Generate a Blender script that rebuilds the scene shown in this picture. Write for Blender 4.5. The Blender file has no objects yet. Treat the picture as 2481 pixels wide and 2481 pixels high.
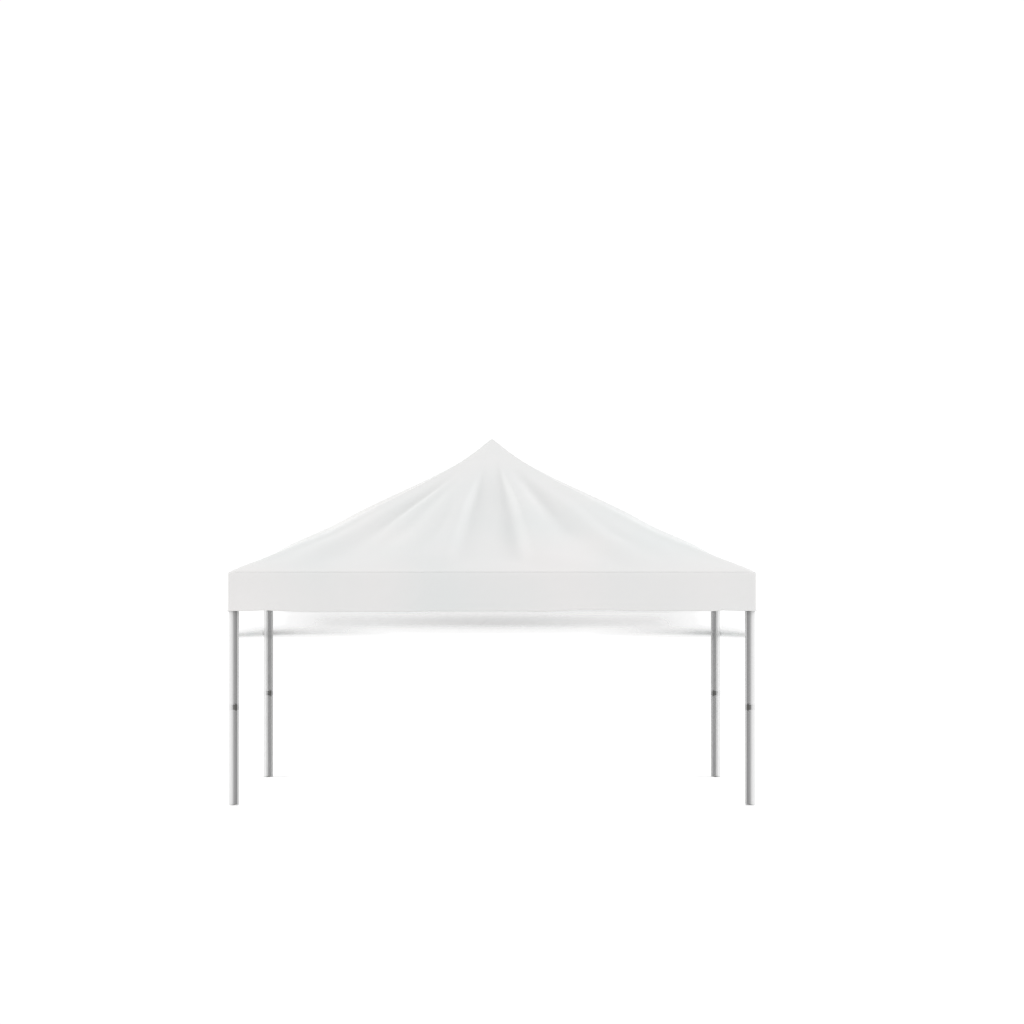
import bpy, bmesh, math
from mathutils import Vector, noise

# ------------------------------------------------------------------ scene, camera, light
S = bpy.context.scene
COL = S.collection
S.render.engine = 'CYCLES'
S.cycles.use_denoising = True
S.cycles.denoising_input_passes = 'RGB_ALBEDO'
S.cycles.use_adaptive_sampling = False
S.cycles.pixel_filter_type = 'BLACKMAN_HARRIS'
S.cycles.filter_width = 1.15
S.cycles.max_bounces = 10
S.cycles.diffuse_bounces = 6
S.cycles.transparent_max_bounces = 16
S.view_settings.view_transform = 'Standard'
S.view_settings.look = 'None'
S.view_settings.exposure = 0.0
S.view_settings.gamma = 1.0
S.view_settings.use_curve_mapping = False

HALF = 2.5            # half the width of the tent, metres
DIST = 32.3           # camera to the front legs
PXF = 255.6           # photo pixels per metre at the front legs
F = PXF * DIST        # focal length in photo pixels
HZ = 1430.0           # horizon row in the photo
CAMZ = (1951.5 - HZ) / PXF
CX = 1192.0

cam_d = bpy.data.cameras.new('camera')
cam = bpy.data.objects.new('camera', cam_d)
COL.objects.link(cam)
cam.location = (0, -HALF - DIST, CAMZ)
cam.rotation_euler = (math.pi / 2, 0, 0)
cam_d.sensor_width = 36
cam_d.lens = 36 * F / 2481
cam_d.shift_x = (1240.5 - CX) / 2481
cam_d.shift_y = (HZ - 1240.5) / 2481
cam_d.clip_end = 2000
S.camera = cam

W_STR = 1.035
world = bpy.data.worlds.new('World')
S.world = world
world.use_nodes = True
bg = world.node_tree.nodes['Background']
bg.inputs['Color'].default_value = (1, 1, 1, 1)
bg.inputs['Strength'].default_value = W_STR


def softbox(name, loc, target, size, watts, color=(1, 1, 1)):
    d = bpy.data.lights.new(name, 'AREA')
    d.shape = 'SQUARE'
    d.size = size
    d.energy = watts
    d.color = color
    o = bpy.data.objects.new(name, d)
    COL.objects.link(o)
    o.location = loc
    o.rotation_euler = (Vector(target) - Vector(loc)).to_track_quat('-Z', 'Y').to_euler()
    return o


softbox('softbox', (-15, -3.4, 6), (0, 0, 1.8), 5, 1350, (1, .997, .99))
softbox('softbox', (15, -3.4, 6), (0, 0, 1.8), 5, 1390, (.99, .997, 1))


# ------------------------------------------------------------------ materials
def nodes_of(m):
    m.use_nodes = True
    nt = m.node_tree
    nt.nodes.clear()
    return nt, nt.nodes, nt.links


def fabric(name, albedo, trans=0.12, shade_fade=False):
    m = bpy.data.materials.new(name)
    nt, N, L = nodes_of(m)
    out = N.new('ShaderNodeOutputMaterial')
    tc = N.new('ShaderNodeTexCoord')
    nz = N.new('ShaderNodeTexNoise')
    nz.inputs['Scale'].default_value = .55
    nz.inputs['Detail'].default_value = 2
    L.new(tc.outputs['Object'], nz.inputs['Vector'])
    ramp = N.new('ShaderNodeValToRGB')          # cool to warm off-white of the cloth
    a = albedo
    ramp.color_ramp.elements[0].position = .36
    ramp.color_ramp.elements[0].color = (a * .965, a * .985, a * .980, 1)
    ramp.color_ramp.elements[1].position = .64
    ramp.color_ramp.elements[1].color = (a * 1.020, a * 1.010, a * 1.003, 1)
    L.new(nz.outputs['Fac'], ramp.inputs['Fac'])
    # fine thread bump
    wv = N.new('ShaderNodeTexNoise')
    wv.inputs['Scale'].default_value = 260
    wv.inputs['Detail'].default_value = 1
    L.new(tc.outputs['Object'], wv.inputs['Vector'])
    bp = N.new('ShaderNodeBump')
    bp.inputs['Strength'].default_value = .05
    bp.inputs['Distance'].default_value = .002
    L.new(wv.outputs['Fac'], bp.inputs['Height'])
    df = N.new('ShaderNodeBsdfDiffuse')
    df.inputs['Roughness'].default_value = .4
    L.new(ramp.outputs['Color'], df.inputs['Color'])
    L.new(bp.outputs['Normal'], df.inputs['Normal'])
    tr = N.new('ShaderNodeBsdfTranslucent')
    L.new(ramp.outputs['Color'], tr.inputs['Color'])
    mx = N.new('ShaderNodeMixShader')
    mx.inputs[0].default_value = trans
    L.new(df.outputs[0], mx.inputs[1])
    L.new(tr.outputs[0], mx.inputs[2])
    last = mx
    if shade_fade:                                    # painted shade under the valance, kept as opacity on the mesh
        at = N.new('ShaderNodeAttribute')
        at.attribute_name = 'shade_alpha'
        tp = N.new('ShaderNodeBsdfTransparent')
        m2 = N.new('ShaderNodeMixShader')
        L.new(at.outputs['Fac'], m2.inputs['Fac'])
        L.new(tp.outputs[0], m2.inputs[1])
        L.new(last.outputs[0], m2.inputs[2])
        last = m2
    L.new(last.outputs[0], out.inputs['Surface'])
    return m


def metal_paint(name, albedo, rough=.45, tint=(1, 1, 1), spec=.25):
    m = bpy.data.materials.new(name)
    nt, N, L = nodes_of(m)
    out = N.new('ShaderNodeOutputMaterial')
    b = N.new('ShaderNodeBsdfPrincipled')
    tc = N.new('ShaderNodeTexCoord')
    mp = N.new('ShaderNodeMapping')
    mp.inputs['Scale'].default_value = (60, 60, 1.2)     # drawn lengthwise
    nz = N.new('ShaderNodeTexNoise')
    nz.inputs['Scale'].default_value = 2.5
    nz.inputs['Detail'].default_value = 3
    L.new(tc.outputs['Object'], mp.inputs['Vector'])
    L.new(mp.outputs['Vector'], nz.inputs['Vector'])
    r = N.new('ShaderNodeValToRGB')
    c0 = [albedo * .97 * t for t in tint]
    c1 = [albedo * 1.03 * t for t in tint]
    r.color_ramp.elements[0].color = (*c0, 1)
    r.color_ramp.elements[1].color = (*c1, 1)
    L.new(nz.outputs['Fac'], r.inputs['Fac'])
    L.new(r.outputs['Color'], b.inputs['Base Color'])
    b.inputs['Roughness'].default_value = rough
    b.inputs['Specular IOR Level'].default_value = spec
    L.new(b.outputs[0], out.inputs['Surface'])
    return m


CLOTH = fabric('canopy_cloth', .725, .12)
CLOTH_V = fabric('valance_cloth', .715, .10)
SHADEM = fabric('painted_shade_cloth', .60, .12, shade_fade=True)  # see-through cloth that carries the painted shade below the valance
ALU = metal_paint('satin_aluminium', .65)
ALU2 = metal_paint('satin_aluminium_half_shade', .51)  # strip tones paint the leg's turn from light into shade
GREYM = metal_paint('shaded_aluminium_edge', .37)
GREYM2 = metal_paint('shaded_aluminium_wall', .31)
DARKM = metal_paint('shaded_aluminium_channel', .26)  # darkest strip: shade and dim reflection on the inner side, painted in
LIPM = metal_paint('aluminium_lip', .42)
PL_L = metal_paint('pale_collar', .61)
PL_M = metal_paint('mid_collar', .38)  # collar tones step down along with the leg's painted shade
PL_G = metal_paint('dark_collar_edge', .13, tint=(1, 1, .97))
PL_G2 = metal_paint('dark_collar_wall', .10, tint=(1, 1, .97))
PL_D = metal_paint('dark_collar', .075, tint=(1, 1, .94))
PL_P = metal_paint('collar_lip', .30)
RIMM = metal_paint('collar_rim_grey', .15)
FOOTM = metal_paint('foot_plastic', .8)
FLOORM = metal_paint('white_studio_floor', .98, rough=.9, spec=0)


# ------------------------------------------------------------------ mesh helpers
def link_mesh(name, verts, faces, mats, parent=None, smooth=True, mat_idx=None, loc=(0, 0, 0)):
    me = bpy.data.meshes.new(name)
    me.from_pydata(verts, [], faces)
    me.validate()
    for m in mats:
        me.materials.append(m)
    if mat_idx:
        for p, i in zip(me.polygons, mat_idx):
            p.material_index = i
    bm = bmesh.new()
    bm.from_mesh(me)
    bmesh.ops.recalc_face_normals(bm, faces=bm.faces)
    bm.to_mesh(me)
    bm.free()
    for p in me.polygons:
        p.use_smooth = smooth
    me.update()
    o = bpy.data.objects.new(name, me)
    COL.objects.link(o)
    o.location = loc
    if parent:
        o.parent = parent
    return o


def thicken(o, t, offset=-1):
    me = o.data                                 # face outwards, then grow the thickness inwards
    s = sum((p.center - Vector((0, 0, 1.0))).dot(p.normal) for p in me.polygons)
    if s < 0:
        me.flip_normals()
    md = o.modifiers.new('thickness', 'SOLIDIFY')
    md.thickness = t
    md.offset = offset


# ------------------------------------------------------------------ ground
n = 8
g = 300.0
gv = [(-g + 2 * g * i / n, -g + 2 * g * j / n, 0) for j in range(n + 1) for i in range(n + 1)]
gf = [(j * (n + 1) + i, j * (n + 1) + i + 1, (j + 1) * (n + 1) + i + 1, (j + 1) * (n + 1) + i)
      for j in range(n) for i in range(n)]
ground = link_mesh('ground', gv, gf, [FLOORM])
ground['kind'] = 'structure'
ground['label'] = 'seamless plain white floor under the canopy tent'

# ------------------------------------------------------------------ the tent
tent = bpy.data.objects.new('canopy_tent', None)
COL.objects.link(tent)
tent['label'] = 'white pop-up canopy tent with peaked fabric roof on four grey metal legs'
tent['category'] = 'canopy tent'

# roof: height profile of the hips, from the silhouette (half-width px, row px)
SIL = [(0, 1063.5), (8, 1069), (27, 1084), (40, 1095), (71, 1117), (92, 1130), (140, 1157), (161, 1169),
       (225, 1201.5), (248, 1213), (310, 1244), (335, 1256), (396, 1288), (404, 1291.5), (447, 1308.5),
       (491, 1325), (515, 1335), (560, 1354.5), (584, 1363), (615, 1376), (632, 1383), (641, 1388)]
PROF = []
for hw, row in SIL:
    v = hw * (DIST + HALF) / (HALF * F + HALF * hw) if hw else 0
    depth = DIST + HALF - HALF * v
    PROF.append((v, CAMZ - (row - HZ) * depth / F))
vmax = PROF[-1][0]


def hip(v):
    v = v * vmax
    for (a, ha), (b, hb) in zip(PROF, PROF[1:]):
        if v <= b:
            return ha + (hb - ha) * (v - a) / (b - a)
    return PROF[-1][1]


_tab = [hip(i / 400) for i in range(401)]


def H(v):                                        # lightly smoothed profile
    k = max(0, min(400, v * 400))
    w = int(min(14, k, 400 - k))
    s = c = 0
    for d in range(-w, w + 1):
        j = max(0, min(400, int(round(k)) + d))
        wt = w + 1 - abs(d)
        s += _tab[j] * wt
        c += wt
    return s / c


def sstep(a, b, x):
    x = max(0, min(1, (x - a) / (b - a)))
    return x * x * (3 - 2 * x)


def gauss(x, w):
    return math.exp(-(x / w) ** 2)


# radial folds: (t at top, t at bottom, width left, width right, height, v start, v end)
FOLDS_FRONT = [
    (-.27, -.21, .10, .035, .034, .22, 1.06),
    (-.42, -.38, .06, .05, .021, .30, 1.02),
    (-.335, -.30, .03, .03, -.013, .40, .92),
    (-.60, -.60, .05, .05, .018, .25, .80),
    (-.72, -.69, .06, .07, -.016, .20, .95),
    (-.80, -.80, .05, .05, .030, .35, 1.0),
    (-.91, -.92, .035, .03, -.009, .50, .93),
    (.25, .21, .035, .09, .031, .18, 1.08),
    (.16, .10, .05, .04, -.012, .45, .95),
    (.15, .18, .025, .03, .010, .70, .95),
    (.47, .42, .06, .06, -.010, .25, .80),
    (.62, .59, .05, .07, .022, .25, 1.05),
    (.80, .76, .05, .05, .012, .50, .97),
    (.70, .70, .04, .04, -.010, .50, .90),
    (.92, .93, .03, .035, -.010, .50, .97),
]
FOLDS_OTHER = [
    (-.55, -.48, .07, .05, .022, .25, .95),
    (-.20, -.16, .05, .08, .026, .3, .97),
    (.33, .28, .05, .08, .024, .25, .96),
    (.70, .66, .06, .05, .018, .3, .95),
    (-.93, -.93, .03, .03, -.02, .5, .95),
    (.93, .93, .03, .03, -.02, .5, .95),
]


def fold_height(side, t, v):
    z = 0
    sgn = 1 if side in (0, 1) else -1
    for (t0, t1, wl, wr, a, v0, v1) in (FOLDS_FRONT if side == 0 else FOLDS_OTHER):
        tt = t * sgn
        c = t0 + (t1 - t0) * v
        d = tt - c
        w = wl if d < 0 else wr
        env = sstep(v0 - .15, v0 + .30, v) * (1 - sstep(v1 - .22, v1 + .06, v))
        z += 1.9 * a * gauss(d, w * 1.65) * env * (1 - .55 * sstep(.72, .85, abs(c))) * (1 - sstep(.90, .985, v))
    return z


NT, NV = 160, 120
verts, faces = [], []
ring = []
for side in range(4):
    for i in range(NT):
        ring.append((side, -1 + 2 * i / NT))
NR = len(ring)
dirs = [((0, -1), (1, 0)), ((1, 0), (0, 1)), ((0, 1), (-1, 0)), ((-1, 0), (0, -1))]
verts.append((0, 0, H(0)))
EDGE = HALF + .012
for k in range(1, NV + 1):
    v = .9952 * k / NV
    for side, t in ring:
        (nx, ny), (lx, ly) = dirs[side]
        r = v * EDGE * (1 - .0035 * sstep(.98, 1, abs(t)))
        x = r * (nx + lx * t)
        y = r * (ny + ly * t)
        sag = -.035 * math.sin(math.pi * v) * (1 - t * t)
        z = H(v) - sag + fold_height(side, t, v) * sstep(0, .2, v)
        # rounded hips
        z -= .010 * sstep(.965, 1, abs(t)) * math.sin(math.pi * v)
        z += .004 * noise.noise(Vector((x * 1.3, y * 1.3, 3.1))) * math.sin(math.pi * v)
        # the cloth turns over the edge of the frame
        z -= .004 * sstep(.982, .9952, v)
        verts.append((x, y, z))
for i in range(NR):
    faces.append((0, 1 + i, 1 + (i + 1) % NR))
for k in range(NV - 1):
    for i in range(NR):
        a = 1 + k * NR + i
        b = 1 + k * NR + (i + 1) % NR
        faces.append((a, b, b + NR, a + NR))
roof = link_mesh('roof', verts, faces, [CLOTH], tent)
thicken(roof, .003)

# valance: a band all round, softly waving
Z_TOP = H(1.0) - .0015
Z_BOT = CAMZ - (1480 - HZ) / PXF * (DIST / DIST)
# per-row offsets of the front hem, from the photo (x px, row px)
HEM = [(553, 1480.5), (610, 1480), (640, 1478.5), (680, 1480.5), (720, 1482), (800, 1482), (980, 1483), (1010, 1482.5),
       (1030, 1481), (1270, 1481), (1310, 1483), (1350, 1480.5), (1400, 1478), (1460, 1478), (1520, 1480.5), (1735, 1480.5),
       (1750, 1478.5), (1790, 1480), (1831, 1480.5)]


def hem_row(px):
    for (a, ra), (b, rb) in zip(HEM, HEM[1:]):
        if px <= b:
            return ra + (rb - ra) * (px - a) / (b - a)
    return HEM[-1][1]


def outline(hw, rad, per_side=150, corner=10):
    """closed rounded square; yields (x, y, nx, ny, side, s)"""
    pts = []
    for side in range(4):
        (nx, ny), (lx, ly) = dirs[side]
        e = hw - rad
        for i in range(per_side + 1):
            s = -1 + 2 * i / per_side
            pts.append((nx * hw + lx * s * e, ny * hw + ly * s * e, nx, ny, side, s))
        n2, l2 = dirs[(side + 1) % 4]
        cx, cy = (nx + lx) * e, (ny + ly) * e
        for i in range(1, corner):
            a = math.pi / 2 * i / corner
            ux, uy = nx * math.cos(a) + lx * math.sin(a), ny * math.cos(a) + ly * math.sin(a)
            pts.append((cx + ux * rad, cy + uy * rad, ux, uy, side, 1.0))
    return pts


pts = outline(HALF + .0135, .022)
NZ = 32
verts, faces = [], []
for k in range(NZ + 1):
    q = max(0, (k - 6) / (NZ - 6))
    for (x, y, nx, ny, side, s) in pts:
        if side == 0 and ny < -.5:
            px = CX + x * PXF
            zb = CAMZ - (hem_row(px) - HZ) / PXF
        elif side == 0:
            zb = Z_BOT
        else:
            zb = Z_BOT + .006 * math.sin(s * 7 + side)
        z = Z_TOP - .018 + (zb - Z_TOP + .018) * q
        end = 1 - abs(s) ** 6
        wob = .07 * abs(noise.noise(Vector((x * .75 + 7, y * .75, z * .5)))) * q * end
        wob += .006 * math.sin(s * 11 + side * 2) * q * end
        if k > NZ - 2:                          # sewn hem
            wob += .0025
        top = 0
        if k < 6:                               # the cloth rounds over the frame on to the roof
            a = math.pi / 3 * (6 - k) / 6
            top = -.050 * (1 - math.cos(a))
            z = Z_TOP - .018 + .0335 * math.sin(a)
        verts.append((x + nx * (wob + top), y + ny * (wob + top), z))
n_ = len(pts)
for k in range(NZ):
    for i in range(n_):
        a, b = k * n_ + i, k * n_ + (i + 1) % n_
        faces.append((a, b, b + n_, a + n_))
val = link_mesh('valance', verts, faces, [CLOTH_V], tent)
thicken(val, .003)

# added sheet whose opacity paints the shade below the valance, sides and back
SC_B = F / (DIST + 2 * HALF)                   # photo pixels per metre at the back
DH = HALF + .001


def shade_sheet_pts():
    out = []
    NS, NB = 70, 220
    for i in range(NS + 1):                     # left side, front to back
        out.append((-DH, -HALF + .04 + (2 * HALF - .08) * i / NS, 'l', i / NS))
    for i in range(1, NB):
        out.append((-DH + 2 * DH * i / NB, DH, 'b', -1 + 2 * i / NB))
    for i in range(NS + 1):
        out.append((DH, HALF - .04 - (2 * HALF - .08) * i / NS, 'r', 1 - i / NS))
    return out


def shade_opacity(kind, u, z, zh):
    """painted shade as opacity: u along the piece, z height, zh hem height"""
    d = (z - zh)                                # above the sheet's lower edge
    if kind == 'b':
        p = abs(u)
        edge = sstep(.42, .97, p)
        c1 = .158 + .01 * p                     # arched band of shade, darkest in the middle
        a1 = (.96 - .38 * sstep(0, .7, p)) * (1 - sstep(.66, .93, p))
        up, dn = .105, .060
        x1 = d - c1
        b1 = a1 * math.exp(-abs(x1 / (up if x1 > 0 else dn)) ** 2.2)
        c2 = .040 + .030 * (1 - p)
        x2 = d - c2
        b2 = (1.0 * edge) * (1 - .75 * sstep(.965, .99, p)) * math.exp(-abs(x2 / ((.030 + .16 * (1 - p)) if x2 > 0 else .022)) ** 2.0)
        top = .5 * sstep(.25, .30, d) * (1 - sstep(.75, .93, p))
        r = 1 - (1 - min(b1, 1)) * (1 - min(b2, 1)) * (1 - top) + .15 * b2
    else:
        # the side pieces: a narrow dark line of shade
        c2 = .026 + .012 * u
        x2 = d - c2
        r = 1.2 * math.exp(-abs(x2 / ((.014 + .030 * u) if x2 > 0 else .024)) ** 2.0)
    r = max(0, min(1.5, r)) * sstep(-.001, .006, d)
    return (.06 * sstep(0, .04, r) + .38 * r) / .58


dp = shade_sheet_pts()
NDZ = 60
ZDT = Z_TOP - .06
verts, faces, opac = [], [], []
for k in range(NDZ + 1):
    q = (k / NDZ)
    for (x, y, kind, u) in dp:
        if kind == 'b':
            zh = CAMZ - (1544 - HZ) / SC_B
        else:
            z0, z1 = CAMZ - (1546 - HZ) / PXF, CAMZ - (1544 - HZ) / SC_B
            zh = z0 + (z1 - z0) * u
        z = ZDT + (zh - ZDT) * (q ** .75)
        bow = .03 * math.sin(math.pi * q)
        if kind == 'b':
            verts.append((x, y - bow * 0.5 + .02, z))
        else:
            verts.append((x, y, z))
        opac.append(shade_opacity(kind, u, z, zh))
n_ = len(dp)
for k in range(NDZ):
    for i in range(n_ - 1):
        a = k * n_ + i
        faces.append((a, a + 1, a + 1 + n_, a + n_))
shade_sheet = link_mesh('underside_shade', verts, faces, [SHADEM], tent)
at = shade_sheet.data.attributes.new('shade_alpha', 'FLOAT', 'POINT')
for i, d in enumerate(opac):
    at.data[i].value = d
shade_sheet['label'] = 'added see-through sheet painting the grey shade below the valance at the back and sides'

# ------------------------------------------------------------------ legs
LW = .094


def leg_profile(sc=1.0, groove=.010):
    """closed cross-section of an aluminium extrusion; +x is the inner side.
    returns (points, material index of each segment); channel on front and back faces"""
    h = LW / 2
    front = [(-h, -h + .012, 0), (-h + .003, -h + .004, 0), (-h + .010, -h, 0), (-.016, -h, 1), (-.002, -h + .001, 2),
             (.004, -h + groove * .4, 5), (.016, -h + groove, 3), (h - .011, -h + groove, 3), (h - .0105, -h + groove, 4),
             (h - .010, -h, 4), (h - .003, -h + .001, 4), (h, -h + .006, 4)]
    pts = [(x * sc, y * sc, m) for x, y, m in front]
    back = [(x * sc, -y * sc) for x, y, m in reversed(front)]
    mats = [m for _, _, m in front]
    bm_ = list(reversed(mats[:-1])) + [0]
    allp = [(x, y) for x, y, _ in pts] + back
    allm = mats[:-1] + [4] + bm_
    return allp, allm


def extrude_profile(name, z0, z1, mats, parent, sc=1.0, groove=.010, flip=1, caps=True, chamfer=.0):
    pts_, ms = leg_profile(sc, groove)
    nn = len(pts_)
    levels = [z0, z1] if not chamfer else [z0, z0 + chamfer, z1 - chamfer, z1]
    verts, faces, mi = [], [], []
    for li, z in enumerate(levels):
        k = .95 if chamfer and li in (0, len(levels) - 1) else 1
        for x, y in pts_:
            verts.append((x * flip * k, y * k, z))
    for l in range(len(levels) - 1):
        for i in range(nn):
            j = (i + 1) % nn
            faces.append((l * nn + i, l * nn + j, (l + 1) * nn + j, (l + 1) * nn + i))
            mi.append(ms[i])
    faces.append(tuple(range(nn)))
    faces.append(tuple(reversed(range((len(levels) - 1) * nn, len(levels) * nn))))
    mi += [3, 3]
    return link_mesh(name, verts, faces, mats, parent, smooth=False, mat_idx=mi)


LEG_TOP = 2.14
ZC = CAMZ - (1713.5 - HZ) / PXF
for sy in (-1, 1):
    for sx in (-1, 1):
        wide = 1.0 if sy < 0 else 1.10
        x = sx * (HALF - LW * wide / 2 - (0.0 if sy < 0 else .001))
        y = sy * (HALF - LW / 2 - .008)
        zc = ZC if sy < 0 else ZC - .014
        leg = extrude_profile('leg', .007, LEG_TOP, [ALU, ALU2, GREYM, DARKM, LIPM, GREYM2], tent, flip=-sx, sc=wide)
        leg.location = (x, y, 0)
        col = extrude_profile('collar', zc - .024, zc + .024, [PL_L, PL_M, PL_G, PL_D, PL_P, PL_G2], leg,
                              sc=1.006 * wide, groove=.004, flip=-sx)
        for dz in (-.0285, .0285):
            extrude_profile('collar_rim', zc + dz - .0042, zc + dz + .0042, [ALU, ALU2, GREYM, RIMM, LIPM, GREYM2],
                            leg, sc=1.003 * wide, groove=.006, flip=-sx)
        # foot plug
        fv, ff = [], []
        K = 24
        for z, r in ((0, .013), (.002, .016), (.012, .016)):
            for i in range(K):
                a = 2 * math.pi * i / K
                fv.append((r * math.cos(a), r * math.sin(a), z))
        for l in range(2):
            for i in range(K):
                ff.append((l * K + i, l * K + (i + 1) % K, (l + 1) * K + (i + 1) % K, (l + 1) * K + i))
        ff.append(tuple(range(K)))
        ff.append(tuple(reversed(range(2 * K, 3 * K))))
        link_mesh('foot', fv, ff, [FOOTM], leg, smooth=False)
        if sy < 0:
            # small dark hook at the end of the shade band
            zk = CAMZ - (1543.2 - HZ) / PXF
            hx = -LW / 2 - .001 if sx < 0 else -LW / 2 - .001
            hv, hf = [], []
            for xx, r in ((-.008, .0035), (-.006, .005), (.016, .005)):
                for i in range(12):
                    a = 2 * math.pi * i / 12
                    hv.append((hx + xx + .006, -.012 + r * math.cos(a), zk + r * math.sin(a)))
            for l in range(2):
                for i in range(12):
                    hf.append((l * 12 + i, l * 12 + (i + 1) % 12, (l + 1) * 12 + (i + 1) % 12, (l + 1) * 12 + i))
            hf.append(tuple(range(12)))
            hf.append(tuple(reversed(range(24, 36))))
            link_mesh('hook', hv, hf, [PL_G], leg)
